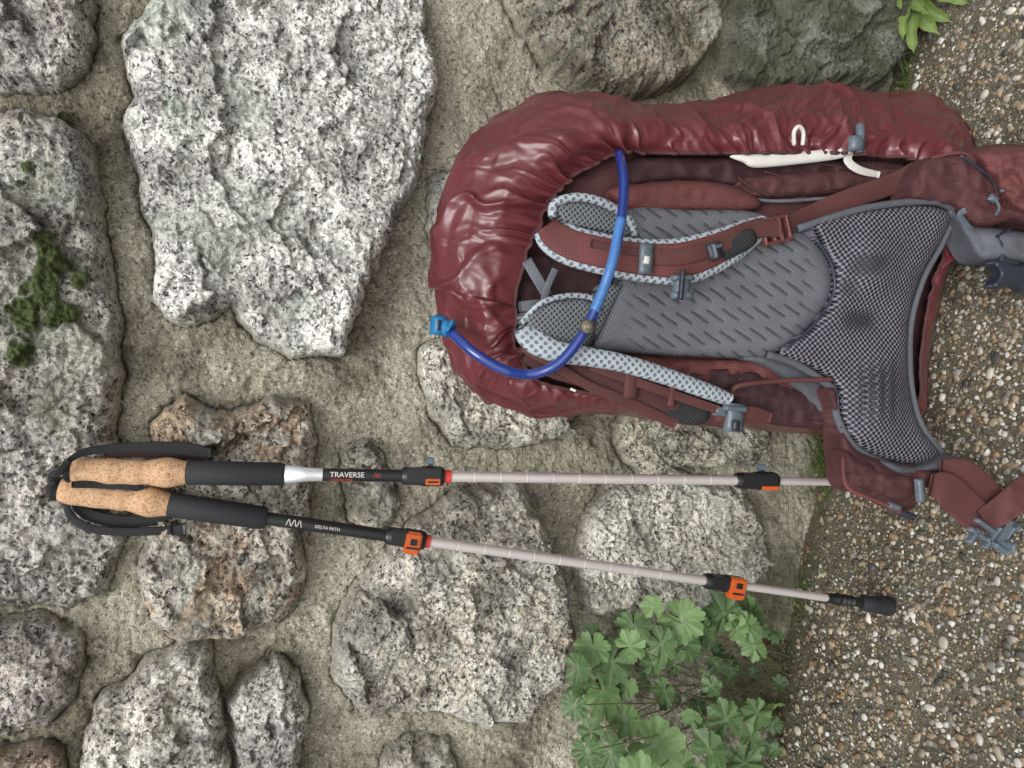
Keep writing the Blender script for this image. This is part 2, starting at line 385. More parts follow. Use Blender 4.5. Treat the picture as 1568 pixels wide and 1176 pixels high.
teal=mask*ss(.0,.35,fbm(X*16+35,Z*16,4,3)+.2*nz3)*tz
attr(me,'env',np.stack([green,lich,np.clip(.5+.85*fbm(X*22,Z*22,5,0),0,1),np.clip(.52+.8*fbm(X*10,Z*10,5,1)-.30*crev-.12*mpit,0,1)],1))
vb,_=facet(fx*1.0+3,fz,.011,1)
attr(me,'crystal',np.stack([teal,ss(.28,.45,vb),ss(.35,.5,-vb)],1))
def wallmat():
    m,nt,b=newmat('granite_rubble_and_mortar')
    tc=N(nt,'ShaderNodeTexCoord').outputs['Object']
    ms=N(nt,'ShaderNodeAttribute',p_attribute_name='masks')
    sp=N(nt,'ShaderNodeSeparateColor',Color=ms.outputs['Color']);da=ms.outputs['Alpha']
    ti=N(nt,'ShaderNodeAttribute',p_attribute_name='tint').outputs['Color']
    cs=N(nt,'ShaderNodeSeparateColor',Color=N(nt,'ShaderNodeAttribute',p_attribute_name='crystal').outputs['Color'])
    te=cs.outputs[0]
    en=N(nt,'ShaderNodeAttribute',p_attribute_name='env')
    es=N(nt,'ShaderNodeSeparateColor',Color=en.outputs['Color']);gr,li,n2=es.outputs[0],es.outputs[1],es.outputs[2];n4=en.outputs['Alpha']
    nd=N(nt,'ShaderNodeTexNoise',Vector=tc,Scale=140.,Detail=1.).outputs['Color']
    wv=N(nt,'ShaderNodeVectorMath',p_operation='MULTIPLY_ADD');nt.links.new(nd,wv.inputs[0]);wv.inputs[1].default_value=(.008,.008,.008);nt.links.new(tc,wv.inputs[2])
    vv=N(nt,'ShaderNodeSeparateColor',Color=N(nt,'ShaderNodeTexVoronoi',Vector=wv.outputs[0],Scale=280.).outputs['Color'])
    v1=vv.outputs[0]
    g=ramp(nt,v1,[(0,(.045,.044,.042)),(.12,(.11,.108,.105)),(.24,(.34,.335,.325)),(.55,(.49,.485,.47)),(.86,(.70,.695,.68))])
    g=mixc(nt,mth(nt,'MULTIPLY',cs.outputs[1],.6),g,(.70,.69,.66))
    g=mixc(nt,mth(nt,'MULTIPLY',cs.outputs[2],.35),g,(.20,.20,.20))
    n1=N(nt,'ShaderNodeTexNoise',Vector=tc,Scale=180.,Detail=3.,Roughness=.75).outputs['Fac']
    g=mixc(nt,1.,g,ramp(nt,n1,[(.33,.14),(.42,.85),(.6,1.1)]),'MULTIPLY')
    g=mixc(nt,1.,g,ramp(nt,n2,[(.12,(.60,.595,.58)),(.5,(1.0,1.0,.985)),(.85,(1.22,1.22,1.20))]),'MULTIPLY')
    g=mixc(nt,1.,g,ti,'MULTIPLY')
    g=mixc(nt,mth(nt,'MULTIPLY',li,.35),g,mixc(nt,n1,(.32,.34,.29),(.58,.61,.55)))
    g=mixc(nt,mth(nt,'MULTIPLY',te,.75),g,mixc(nt,n1,(.22,.30,.24),(.42,.53,.44)))
    g=mixc(nt,mth(nt,'MULTIPLY',sp.outputs[2],.8),g,mixc(nt,1.,g,(.95,.66,.40),'MULTIPLY'))
    dk=mth(nt,'MULTIPLY',da,ramp(nt,n2,[(.25,1.),(.75,.35)]))
    g=mixc(nt,mth(nt,'MULTIPLY',dk,.8),g,mixc(nt,1.,g,(.28,.28,.23),'MULTIPLY'))
    n3=N(nt,'ShaderNodeTexNoise',Vector=tc,Scale=340.,Detail=2.,Roughness=.85).outputs['Fac']
    mo=ramp(nt,n3,[(.30,(.15,.14,.108)),(.46,(.315,.295,.235)),(.66,(.47,.445,.365))])
    mo=mixc(nt,ramp(nt,vv.outputs[1],[(.88,0.),(.92,.8)]),mo,(.56,.54,.48))
    mo=mixc(nt,ramp(nt,vv.outputs[2],[(.90,0.),(.94,.75)]),mo,(.09,.082,.066))
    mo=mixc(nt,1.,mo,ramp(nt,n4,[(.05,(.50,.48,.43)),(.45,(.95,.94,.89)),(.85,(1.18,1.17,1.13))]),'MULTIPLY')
    col=mixc(nt,sp.outputs[0],mo,g)
    gf=mth(nt,'MULTIPLY',gr,ramp(nt,n2,[(.25,1.),(.75,.35)]))
    col=mixc(nt,mth(nt,'MULTIPLY',gf,.74),col,mixc(nt,n3,(.032,.036,.017),(.13,.13,.065)))
    col=mixc(nt,sp.outputs[1],col,mixc(nt,n3,(.018,.030,.008),(.09,.12,.03)))
    nt.links.new(col,b.inputs['Base Color']);b.inputs['Roughness'].default_value=.85
    hh=mth(nt,'ADD',mth(nt,'MULTIPLY',n1,.7),mth(nt,'MULTIPLY',n3,.6))
    bp=N(nt,'ShaderNodeBump',Strength=1.,Distance=.0042,Height=hh);nt.links.new(bp.outputs[0],b.inputs['Normal'])
    return m
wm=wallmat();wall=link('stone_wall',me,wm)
bm=bmesh.new();bmesh.ops.create_cube(bm,size=1,matrix=Matrix.Translation((0,.28,.73))@Matrix.Diagonal((9,.5,2.94,1)))
bmesh.ops.bevel(bm,geom=bm.edges[:],offset=.02,segments=2,affect='EDGES')
m2=bpy.data.meshes.new('wall_core');bm.to_mesh(m2);bm.free();link('wall_core',m2,simple('wall_core_mortar',(.24,.22,.18),.9,200),wall,False)
# ------------------------------------------------------------------ ground
gxs=np.concatenate([-np.geomspace(60,1.1,40),np.arange(-1.05,1.05,.005),np.geomspace(1.1,60,40)])
gys=np.concatenate([-np.geomspace(60,1.0,40),np.arange(-.95,.05,.005),np.geomspace(.1,40,30)])
A,B=np.meshgrid(gxs,gys,indexing='ij');sh=A.shape;A=A.ravel();B=B.ravel()
def gz_far(x,y):
    lx=3*np.tanh(x/3);ly=3*np.tanh(y/3);return GZ(lx,ly)
nearm=np.exp(-(A**2+B**2)/4)
C=gz_far(A,B)+nearm*(.004*fbm(A*8,B*8,3,1)+.0015*fbm(A*90,B*90,3,2))-.001
me=fastmesh('ground',np.stack([A,B,C],1),gridq(*sh))
attr(me,'dirt',np.clip(1-ss(.0,.13,-B+.06*fbm(A*10,B*10,3,3)),0,1));attr(me,'lowf',np.clip(.5+.7*fbm(A*12,B*12,4,2),0,1))
def groundmat():
    m,nt,b=newmat('exposed_aggregate_concrete')
    tc=N(nt,'ShaderNodeTexCoord').outputs['Object']
    di=N(nt,'ShaderNodeAttribute',p_attribute_name='dirt').outputs['Fac']
    n2=N(nt,'ShaderNodeAttribute',p_attribute_name='lowf').outputs['Fac']
    n=N(nt,'ShaderNodeTexNoise',Vector=tc,Scale=280.,Detail=2.,Roughness=.75).outputs['Fac']
    mo=ramp(nt,n,[(.3,(.032,.029,.021)),(.5,(.092,.083,.059)),(.7,(.175,.157,.115))])
    v=N(nt,'ShaderNodeTexVoronoi',Vector=tc,Scale=180.)
    s=N(nt,'ShaderNodeSeparateColor',Color=v.outputs['Color'])
    pc=ramp(nt,s.outputs[0],[(0,(.06,.055,.05)),(.25,(.17,.14,.095)),(.5,(.27,.22,.145)),(.75,(.34,.31,.25)),(.95,(.52,.50,.44))])
    f=ramp(nt,v.outputs['Distance'],[(.36,1.),(.46,0.)])
    fa=mth(nt,'MULTIPLY',f,ramp(nt,s.outputs[1],[(.35,0.),(.40,1.)]))
    mo=mixc(nt,fa,mo,pc)
    mo=mixc(nt,1.,mo,ramp(nt,n2,[(.1,(.7,.7,.64)),(.9,(1.15,1.12,1.05))]),'MULTIPLY')
    df=mth(nt,'MULTIPLY',di,ramp(nt,n2,[(.2,.4),(.7,1.)]))
    mo=mixc(nt,mth(nt,'MULTIPLY',df,.8),mo,mixc(nt,n,(.03,.028,.016),(.10,.095,.05)))
    nt.links.new(mo,b.inputs['Base Color']);b.inputs['Roughness'].default_value=.75
    h=mth(nt,'ADD',mth(nt,'MULTIPLY',n,.5),fa)
    bp=N(nt,'ShaderNodeBump',Strength=.8,Distance=.003,Height=h);nt.links.new(bp.outputs[0],b.inputs['Normal'])
    return m
ground=link('ground',me,groundmat())
bm=bmesh.new();bmesh.ops.create_icosphere(bm,subdivisions=2,radius=1);bm.verts.ensure_lookup_table()
IV=np.array([v.co[:] for v in bm.verts]);IF=np.array([[v.index for v in f.verts] for f in bm.faces]);bm.free()
n=21000
px=rng.uniform(-.92,.92,n);py=rng.uniform(-.60,.0,n);r=.0025*np.exp(rng.normal(0,.44,n)).clip(.45,2.7)
k=(rng.random(n)<np.clip(.15+(-py)/.13,0,1));px,py,r=px[k],py[k],r[k];n=len(px)
V=np.repeat(IV[None],n,0)
V=V*(1+.22*np.sin(IV@rng.normal(0,2.2,(3,n))+rng.random(n)*6).T[...,None])
sc=np.stack([rng.uniform(.7,1.5,n),rng.uniform(.7,1.2,n),rng.uniform(.38,.62,n)],1)*r[:,None];V=V*sc[:,None]
an=rng.random(n)*6.28;ca,sa=np.cos(an)[:,None],np.sin(an)[:,None]
V=np.stack([V[...,0]*ca-V[...,1]*sa,V[...,0]*sa+V[...,1]*ca,V[...,2]],-1)
V+=np.stack([px,py,GZ(px,py)+.004*fbm(px*8,py*8,3,1)+.10*r-.0003],1)[:,None]
me=fastmesh('pebbles',V.reshape(-1,3),(IF[None]+(np.arange(n)*len(IV))[:,None,None]).reshape(-1,3))
pal=np.array([(.60,.58,.52),(.45,.41,.34),(.33,.27,.185),(.27,.19,.105),(.19,.12,.065),(.15,.135,.11),(.075,.07,.062),(.24,.225,.20),(.35,.30,.21)])
pc=pal[rng.choice(len(pal),n,p=[.10,.13,.15,.12,.07,.14,.10,.10,.09])]*rng.uniform(.65,1.0,n)[:,None]
attr(me,'pcol',np.repeat(pc,len(IV),0))
m,nt,b=newmat('pebble_stone')
at=N(nt,'ShaderNodeAttribute',p_attribute_name='pcol').outputs['Color']
nt.links.new(at,b.inputs['Base Color']);b.inputs['Roughness'].default_value=.5
link('pebbles',me,m,ground)
# ------------------------------------------------------------------ backpack
BP=empty('hiking_backpack')
pairs=[((790,470),(670,440)),((800,400),(673,380)),((825,345),(683,310)),((845,303),(705,255)),((880,270),(745,205)),((925,245),(795,163)),((955,232),(840,147)),
((1000,235),(930,155)),((1060,234),(1000,163)),((1120,234),(1080,158)),((1200,234),(1180,143)),((1310,236),(1320,144)),((1400,245),(1430,153)),((1445,275),(1488,200)),((1458,330),(1490,270)),
((1445,390),(1470,345)),((1425,450),(1446,440)),((1410,540),(1424,540)),((1402,620),(1413,640)),((1330,640),(1335,670)),((1260,648),(1262,665)),((1150,632),(1150,654)),
((1050,622),(1045,648)),((960,610),(955,634)),((890,600),(890,628)),((835,588),(825,631)),((805,565),(768,612)),((792,530),(715,578)),((787,500),(688,510))]
pr=np.array([list(a)+list(b) for a,b in pairs],float)
R=cr(pr,closed=True,n=30)
dl=np.linalg.norm(np.roll(R[:,2:],-1,0)-R[:,2:],axis=1)*.5+np.linalg.norm(np.roll(R[:,:2],-1,0)-R[:,:2],axis=1)*.5
cum=np.concatenate([[0],np.cumsum(dl)]);tt=np.linspace(0,cum[-1],1600,endpoint=False)
Rc=np.concatenate([R,R[:1]]);R=np.stack([np.interp(tt,cum,Rc[:,k]) for k in range(4)],1);Lm=tt*.00085
ns=160;s=np.linspace(0,2,ns)
hem=R[:,:2];outr=R[:,2:];cen=np.array([1080.,400.])
s1=np.clip(s,0,1);s2=np.clip(s-1,0,1)
sn=np.sin(s1*np.pi/2)**.9;cs=np.cos(s1*np.pi/2)
uv=hem[:,None]+(outr-hem)[:,None]*sn[None,:,None]
uv=uv+(cen-outr)[:,None]*(.10*s2**2)[None,:,None]
dh=dP(hem[:,0])-.004
dout=.125
dd=dout+(dh[:,None]-dout)*cs[None]-(dout-.02)*s2[None]
wid=np.linalg.norm(outr-hem,axis=1)
puff=np.clip(wid/110,0.1,1)*.006
dd=dd+puff[:,None]*np.sin(np.clip(s1*2.2,0,1)*np.pi)[None]
B0=P(uv[...,0],uv[...,1],dd,.003)
du=np.roll(B0,-1,0)-np.roll(B0,1,0);dv=np.gradient(B0,axis=1)
nr=np.cross(du,dv);nr/=np.linalg.norm(nr,axis=2)[...,None]+1e-12
if (nr[:,20,1].mean())>0: nr=-nr
LL=np.repeat(Lm[:,None],ns,1);SS=np.repeat(s[None],len(R),0)
wm_=np.hypot(wid*.00085,dh-dout)[:,None]
sm=np.clip(SS,0,1)*wm_+np.clip(SS-1,0,1)*.1
# thin crinkled nylon: flat facets with creases between them, slanted tension folds, gathers at the elastic
wa=LL*.85+.3*sm+.020*fbm(LL*10,sm*10,3,2);wb=sm*.80-.3*LL+.020*fbm(LL*10+9,sm*10,3,4)
f_a,e1=facet(wa+5,wb+5,.075,1);f_b,e2=facet(wa*.9+2,wb*1.15+3,.036,3);f_c,e3=facet(wa*1.1+1,wb*.9+4,.019,5)
def sm5(a,k=3):
    for _ in range(k):
        a=(np.roll(a,1,0)+2*a+np.roll(a,-1,0))/4
        b_=a.copy();b_[:,1:-1]=(a[:,:-2]+2*a[:,1:-1]+a[:,2:])/4;a=b_
    return a
sw=fbm(LL*7,sm*7,2,3)
sl_=LL*20+sm*10+1.3*fbm(LL*7,sm*10,2,1)
fold=1-np.clip(abs(fbm(sl_,sm*6-LL*2,1,5))*3.6,0,1.3)
sl2=LL*13-sm*20+1.3*fbm(LL*6,sm*9,2,6)
fold2=1-np.clip(abs(fbm(sl2,sm*5+LL*3,1,0))*3.8,0,1.3)
dist=sm
g1_=fbm(LL*58+1.4*fbm(LL*20,sm*30,2,1),sm*6,2,6);g1_=1-np.clip(abs(g1_)*3.0,0,1.6)
gath=(.0070*g1_+.0022*fbm(LL*120,sm*10,1,2))*np.exp(-dist/.034)*(.4+.9*vn(LL*11,sm*0,3))
fac=np.clip(wid/60,.10,1)[:,None]
far=ss(0,.03,dist)
amp=.35+.95*vn(LL*6+1,sm*7,1)
disp=.009*sw*far+far*amp*(.0085*np.exp(-e1/.17)+.0042*np.exp(-e2/.18)+.0013*np.exp(-e3/.2)+.0020*f_a+.0008*f_b)+far*(.0075*fold*(.25+vn(LL*5,sm*12,4))+.0060*fold2*(.1+vn(LL*6+3,sm*10,2)))+gath*1.15
disp=fac*sm5(disp,2)*(1-ss(1.85,2,SS))
V=B0+nr*disp[...,None]
gzv=GZ(V[...,0],V[...,1])+.002;V[...,2]=np.maximum(V[...,2],gzv)
V[...,1]=np.minimum(V[...,1],-.008)
me=fastmesh('rain_cover',V.reshape(-1,3),gridq(len(R),ns,True))
link('rain_cover',me,M['cover'],BP)
mb=bpy.data.meshes.new('cover_back');ring=V[::8,-1];mb.from_pydata(ring.tolist(),[],[tuple(range(len(ring)))]);link('rain_cover_back',mb,M['cover'],BP,False)
hp=np.concatenate([V[:,0],V[:1,0]]);tube3('rain_cover_hem',hp[::3],.0026,M['fab'],BP,8)
# body inside the opening
big=[(a[0]+(b[0]-a[0])*.15,a[1]+(b[1]-a[1])*.15) for a,b in pairs]
pillow('pack_body',big,lambda u,v:dP(u)-.035,M['fab'],BP,.004,.05,12,30,wr=.008,ws=.02)
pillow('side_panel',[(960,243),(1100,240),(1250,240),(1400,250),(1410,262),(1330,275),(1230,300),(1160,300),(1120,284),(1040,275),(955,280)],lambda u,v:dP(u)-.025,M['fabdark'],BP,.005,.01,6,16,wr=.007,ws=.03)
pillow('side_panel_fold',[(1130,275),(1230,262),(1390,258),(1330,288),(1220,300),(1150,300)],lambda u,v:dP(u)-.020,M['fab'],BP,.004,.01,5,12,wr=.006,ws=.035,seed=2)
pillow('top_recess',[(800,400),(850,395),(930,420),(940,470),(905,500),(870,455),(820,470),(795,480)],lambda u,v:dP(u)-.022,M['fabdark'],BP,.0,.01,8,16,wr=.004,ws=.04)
pillow('frame_sleeve',[(938,288),(1000,280),(1060,277),(1120,284),(1165,308),(1150,322),(1060,322),(965,324),(942,310)],lambda u,v:dP(u)-.012,M['fabl'],BP,.010,.02,6,14,wr=.003,ws=.05)
tube('frame_trim',[(1150,305,.235),(1200,308,.24),(1300,300,.25),(1370,285,.258)],.0025,M['webg'],BP)
for k,(a,b) in enumerate([((1170,262),(1290,290)),((1130,272),(1180,300)),((1250,250),(1390,262))]):
    tube('body_seam_%d'%k,[(a[0],a[1],dP(a[0])-.014),((a[0]+b[0])/2,(a[1]+b[1])/2+4,dP(a[0])-.010),(b[0],b[1],dP(b[0])-.012)],.002,M['fab'],BP)
cp=[(960,322),(1060,321),(1145,323),(1200,342),(1250,366),(1274,405),(1276,450),(1242,500),(1203,533),(1160,548),(1050,545),(960,540),(908,532),(925,490),(945,440),(962,395)]
def groov(u,v):
    a=math.radians(35);p=u*math.cos(a)+v*math.sin(a);qv=-u*math.sin(a)+v*math.cos(a)
    line=np.clip(1-abs(((qv/15.)%1)-.5)*6,0,1)
    dash=ss(.30,.5,abs(((p/52.+.35*np.floor(qv/15.))%1)-.5)*2)
    z=ss(940,1000,u)*(1-ss(1225,1265,u))
    return np.clip(line*dash*z*1.2,0,.9)
pillow('back_panel_mesh',cp,lambda u,v:dP(u)-.006,M['mcen'],BP,.014,.02,2.8,26,fn=lambda u,v:-.0032*groov(u,v),gfn=groov)
hipp=[(1243,346),(1290,330),(1340,320),(1400,314),(1440,318),(1458,332),(1440,370),(1412,420),(1394,480),(1390,540),(1394,600),(1410,655),(1440,695),(1405,712),(1355,704),(1312,682),(1288,642),(1280,595),(1245,565),(1192,540),(1238,502),(1270,455),(1274,405)]
def gb(u,v): return .018*np.exp(-((u-1345)/38)**2-((v-405)/45)**2)+.024*np.exp(-((u-1350)/34)**2-((v-605)/52)**2)+.008*np.exp(-((u-1290)/40)**2-((v-480)/50)**2)
def gg(u,v): 
    rib=.60+.30*np.sin((u-1300)/2.6)
    a=(u-1335)+(v-402)*.35;
    return np.clip(.85*np.exp(-((u-1318)/24)**4-((v-490)/14)**4)+.8*np.exp(-(a/28)**4-((v-405)/17)**4)+np.exp(-((u-1346)/36)**4-((v-600)/46)**4)*rib+.5*np.exp(-((u-1300)/16)**4-((v-440)/11)**4),0,.9)
dH=lambda u,v:dP(u)+.004+.018*np.clip(abs(np.asarray(v,float)-490)/180,0,1)**2
pillow('lumbar_mesh',hipp,dH,M['mopen'],BP,.014,.025,3.6,18,fn=lambda u,v:gb(u,v)-.005*gg(u,v),gfn=gg)
def dt(u,v,o=0): return float(dH(u,v))+o
def tp(pts,o=.004): return [(a,b,dt(a,b,o)) for a,b in pts]
tube('panel_piping',tp([(1222,350),(1290,328),(1340,316),(1400,309),(1440,311),(1462,326),(1470,345)],.004),.0052,M['pad'],BP)
tube('panel_piping_lower',tp([(1175,543),(1215,556),(1255,580),(1276,600),(1282,640),(1308,684),(1352,708),(1405,717),(1445,697)],.004),.0055,M['pad'],BP)
tube('panel_piping_base',tp([(1462,332),(1442,375),(1415,425),(1397,485),(1393,540),(1397,600),(1412,652),(1445,697)],.002),.0042,M['pad'],BP)
tube('centre_seam',tp([(1250,366),(1273,405),(1276,452),(1242,502),(1203,535)],.010),.0022,M['plasd'],BP)
pillow('lumbar_wing_edge',[(1140,548),(1190,545),(1240,570),(1275,600),(1282,640),(1262,640),(1225,600),(1180,565)],lambda u,v:dP(u)-.004,M['pad'],BP,.006,.02,6,10)
pillow('lower_side_fabric',[(910,540),(1050,550),(1160,552),(1200,570),(1250,610),(1280,655),(1180,640),(1100,600),(1000,575),(920,560)],lambda u,v:dP(u)-.018,M['fabl'],BP,.008,.02,6,16,wr=.006,ws=.04)
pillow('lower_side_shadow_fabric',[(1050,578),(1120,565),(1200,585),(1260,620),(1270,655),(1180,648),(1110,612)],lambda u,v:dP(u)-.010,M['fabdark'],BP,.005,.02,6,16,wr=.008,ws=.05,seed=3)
# shoulder strap A
pillow('strap_underside',[(850,310),(885,303),(925,312),(960,335),(968,362),(930,360),(880,348),(855,335)],.238,M['munder'],BP,.010,.02,5,14)
tube('strap_underside_edge',[(846,332,.245),(850,311,.247),(885,302,.25),(925,311,.25),(962,335,.246),(972,362,.240)],.0055,M['mlight'],BP)
def A3(l,o): return [(a,b,float(dP(a))+o+h,w) for a,b,h,w in l]
sA=[(838,346,.000,46),(850,362,.010,58),(880,378,.020,62),(940,392,.028,64),(1000,400,.032,68),(1050,399,.032,72),(1105,380,.026,62),(1145,358,.018,46),(1172,346,.010,34)]
ribbon('shoulder_strap_padding',A3(sA,.004),0,M['mlight'],BP,.016,5,20,.8)
ribbon('shoulder_strap_cover',A3([(a,b-2,h,w*.74) for a,b,h,w in sA],.0100),0,M['fabl'],BP,.009,5,18,.75)
ribbon('shoulder_strap_webbing',A3([(1000,395,.033,24),(1050,392,.033,26),(1100,376,.028,26),(1150,352,.020,26),(1195,350,.016,26)],.0145),0,M['web'],BP,.003)
ribbon('shoulder_strap_binding',A3([(905,372,.024,12),(960,384,.030,12),(1010,388,.034,12)],.015),0,M['fab'],BP,.002)
pillow('strap_mesh_pocket',[(1085,385),(1120,362),(1150,350),(1158,372),(1120,395),(1092,402)],lambda u,v:dP(u)+.038,M['blkmesh'],BP,.003,.01,5,8)
slab('logo_tag',991,396,20,46,3,.288,M['plas'],BP,.004)
slab('logo_mark',991,398,9,12,10,.2905,M['white'],BP,.001,bulge=.0005)
slab('strap_hook_plate',1096,384,20,26,-15,.297,M['plasd'],BP,.004)
slab('strap_hook_bar',1096,384,5,22,-15,.301,M['plas'],BP,.003)
slab('strap_hook_top',1100,377,14,5,-15,.301,M['plas'],BP,.003)
def ladder(nm,cx,cy,a,d,w=40,h=34,mat='web'):
    ca,sa=math.cos(math.radians(a)),math.sin(math.radians(a))
    def q(x,y): return cx+x*ca-y*sa,cy+x*sa+y*ca
    for k,(x,y,ww,hh) in enumerate([(0,-h/2,w,6),(0,h/2,w,6),(-w/2,0,6,h+6),(w/2,0,6,h+6),(-w*.12,0,6,h),(w*.17,0,6,h)]):
        X_,Y_=q(x,y);slab(nm+'_bar_%d'%k,X_,Y_,ww,hh,a,d+.0012*(k%3),M[mat],BP,.006)
slab('ladder_lock_back',1190,352,32,30,-12,.2735,M['fabdark'],BP,.004)
M['mplas']=simple('maroon_plastic',(.12,.038,.035),.35,500,.0,.1)
ladder('ladder_lock',1190,352,-12,.281,38,36,'mplas')
ribbon('load_webbing',[(1205,345,.268,26),(1250,325,.266,30),(1300,305,.270,32),(1360,284,.275,32),(1412,260,.285,32)],0,M['web'],BP,.003,lift=.01)
slab('sternum_buckle',1047,438,20,34,5,.294,M['plas'],BP,.010)
slab('sternum_buckle_wing',1047,425,30,8,0,.296,M['plas'],BP,.008)
slab('sternum_buckle_base',1047,452,30,10,0,.295,M['plas'],BP,.008)
slab('sternum_buckle_foot',1045,436,6,46,5,.301,M['plasd'],BP,.004)
# shoulder strap B
pillow('strap_underside_b',[(800,488),(828,465),(868,455),(905,458),(914,488),(903,530),(872,542),(830,522)],.236,M['munder'],BP,.010,.02,5,16)
tube('strap_underside_edge_b',[(798,495,.242),(828,465,.246),(868,453,.247),(908,457,.245),(916,480,.242)],.0035,M['mlight'],BP)
sB=[(800,500,.010,30),(815,520,.018,38),(850,538,.026,34),(900,546,.030,30),(960,558,.030,28),(1030,580,.026,26),(1085,600,.020,24),(1115,612,.014,20)]
ribbon('shoulder_strap_padding_b',A3(sB,.006),0,M['mlight'],BP,.018,5,20,.8)
sC=[(800,540,.002,26),(850,562,.012,36),(920,580,.018,38),(990,602,.018,40),(1060,626,.012,38),(1115,645,.006,26)]
ribbon('shoulder_strap_cover_b',A3(sC,.004),0,M['fab'],BP,.014,5,18,.7)
ribbon('strap_webbing_b',A3([(797,530,.016,13),(850,560,.022,15),(900,590,.024,15),(960,615,.022,16),(1035,650,.014,16)],.008),0,M['web'],BP,.003)
ribbon('strap_webbing_d',A3([(900,560,.026,13),(960,580,.028,14),(1030,604,.026,14),(1100,628,.018,14)],.006),0,M['web'],BP,.003)
pillow('strap_pocket_b',[(985,588),(1040,605),(1085,628),(1075,650),(1035,645),(990,615)],lambda u,v:dP(u)+.022,M['blkmesh'],BP,.003,.01,5,8)
pillow('strap_pocket_c',[(880,570),(940,583),(985,604),(960,612),(905,595)],lambda u,v:dP(u)+.020,M['blkmesh'],BP,.003,.01,5,8)
slab('strap_keeper',968,590,20,40,5,.268,M['web'],BP,.004);slab('strap_keeper_b',1030,606,10,34,5,.272,M['web'],BP,.004)
slab('white_mark',878,597,9,4,20,.264,M['white'],BP,.001)
tube('grab_loop',[(1120,612,.25),(1124,595,.262),(1145,588,.268),(1200,583,.272),(1275,581,.285)],.0035,M['web'],BP)
ribbon('lower_strap',[(1085,640,.262,14),(1110,636,.268,18),(1150,632,.27,20),(1180,640,.266,16)],0,M['web'],BP,.003)
slab('lower_buckle',1128,640,24,44,5,.276,M['plas'],BP,.010);slab('lower_buckle_bar',1128,626,34,8,5,.280,M['plas'],BP,.006)
slab('lower_buckle_slot',1128,652,10,16,5,.284,M['plasd'],BP,.003);slab('lower_buckle_tab',1105,630,20,14,5,.272,M['plas'],BP,.006)
ribbon('side_compression_strap',[(1180,560,.245,10),(1215,590,.25,10),(1250,620,.255,10),(1272,650,.26,10)],0,M['web'],BP,.003)
ribbon('side_compression_strap_b',[(1040,600,.24,9),(1100,600,.248,9),(1180,612,.25,9),(1262,632,.26,9)],0,M['web'],BP,.003)
ribbon('load_lifter',[(806,398,.222,16),(820,422,.226,16),(838,452,.222,16)],0,M['webg'],BP,.003)
ribbon('load_lifter_b',[(795,470,.228,16),(815,467,.230,16),(832,466,.226,16)],0,M['webg'],BP,.003)
ribbon('haul_loop',[(850,412,.222,10),(838,440,.226,10),(832,462,.224,10)],0,M['webg'],BP,.003)
pillow('neck_pad',[(915,440),(948,432),(962,400),(970,360),(978,362),(968,410),(950,450),(928,495),(912,520),(905,500)],lambda u,v:dP(u)+.000,M['munder'],BP,.008,.01,5,8)
pillow('white_label',[(1120,238),(1170,236),(1240,231),(1295,225),(1306,232),(1288,242),(1230,250),(1160,256),(1140,248)],lambda u,v:dP(u)+.000,M['white'],BP,.002,.003,5,6,wr=.001)
ribbon('white_strap',[(1305,226,.262,12),(1298,245,.266,12),(1315,260,.268,12),(1346,268,.262,10)],0,M['white'],BP,.003)
tube('white_loop',[(1216,222,.272),(1216,202,.278),(1223,194,.280),(1230,202,.278),(1229,222,.272)],.0028,M['white'],BP,3)
tube('cord_lock',[(1316,192,.272),(1317,205,.276),(1316,218,.276),(1316,232,.272)],.0062,M['plas'],BP,3)
slab('cord_lock_body',1316,218,18,22,0,.282,M['plas'],BP,.012)
# hose
hz=[(948,234,.235),(954,262,.262),(955,300,.280),(949,350,.298),(938,400,.302),(925,440,.298),(905,488,.292),(880,530,.286),(850,560,.276),(812,573,.262),(772,566,.256),(730,543,.246),(700,517,.226),(682,500,.205)]
tube('hydration_hose',hz,.0062,M['hose'],BP,5,ns=16)
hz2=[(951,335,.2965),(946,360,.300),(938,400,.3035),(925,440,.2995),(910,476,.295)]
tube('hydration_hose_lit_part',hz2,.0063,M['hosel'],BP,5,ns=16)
vp=[(690,507,.214),(680,499,.206),(668,492,.195)]
tube('bite_valve',vp,.010,M['valve'],BP,5)
slab('bite_valve_head',674,498,18,28,5,.212,M['valve'],BP,.02);slab('bite_valve_ring',690,499,6,20,35,.224,M['valve'],BP,.012)
slab('bite_valve_slot',672,498,5,16,5,.2155,M['plasd'],BP,.001,bulge=.0002)
c=P(900,500,.303);bm=bmesh.new();bmesh.ops.create_cone(bm,cap_ends=True,segments=24,radius1=.0085,radius2=.0075,depth=.008,matrix=Matrix.Translation(Vector(c))@Matrix.Rotation(math.radians(90),4,'X'))
bmesh.ops.create_uvsphere(bm,u_segments=16,v_segments=8,radius=.005,matrix=Matrix.Translation(Vector(c)+Vector((0,-.003,0))))
m2=bpy.data.meshes.new('hose_button');bm.to_mesh(m2);bm.free();link('hose_magnet_button',m2,M['brass'],BP)
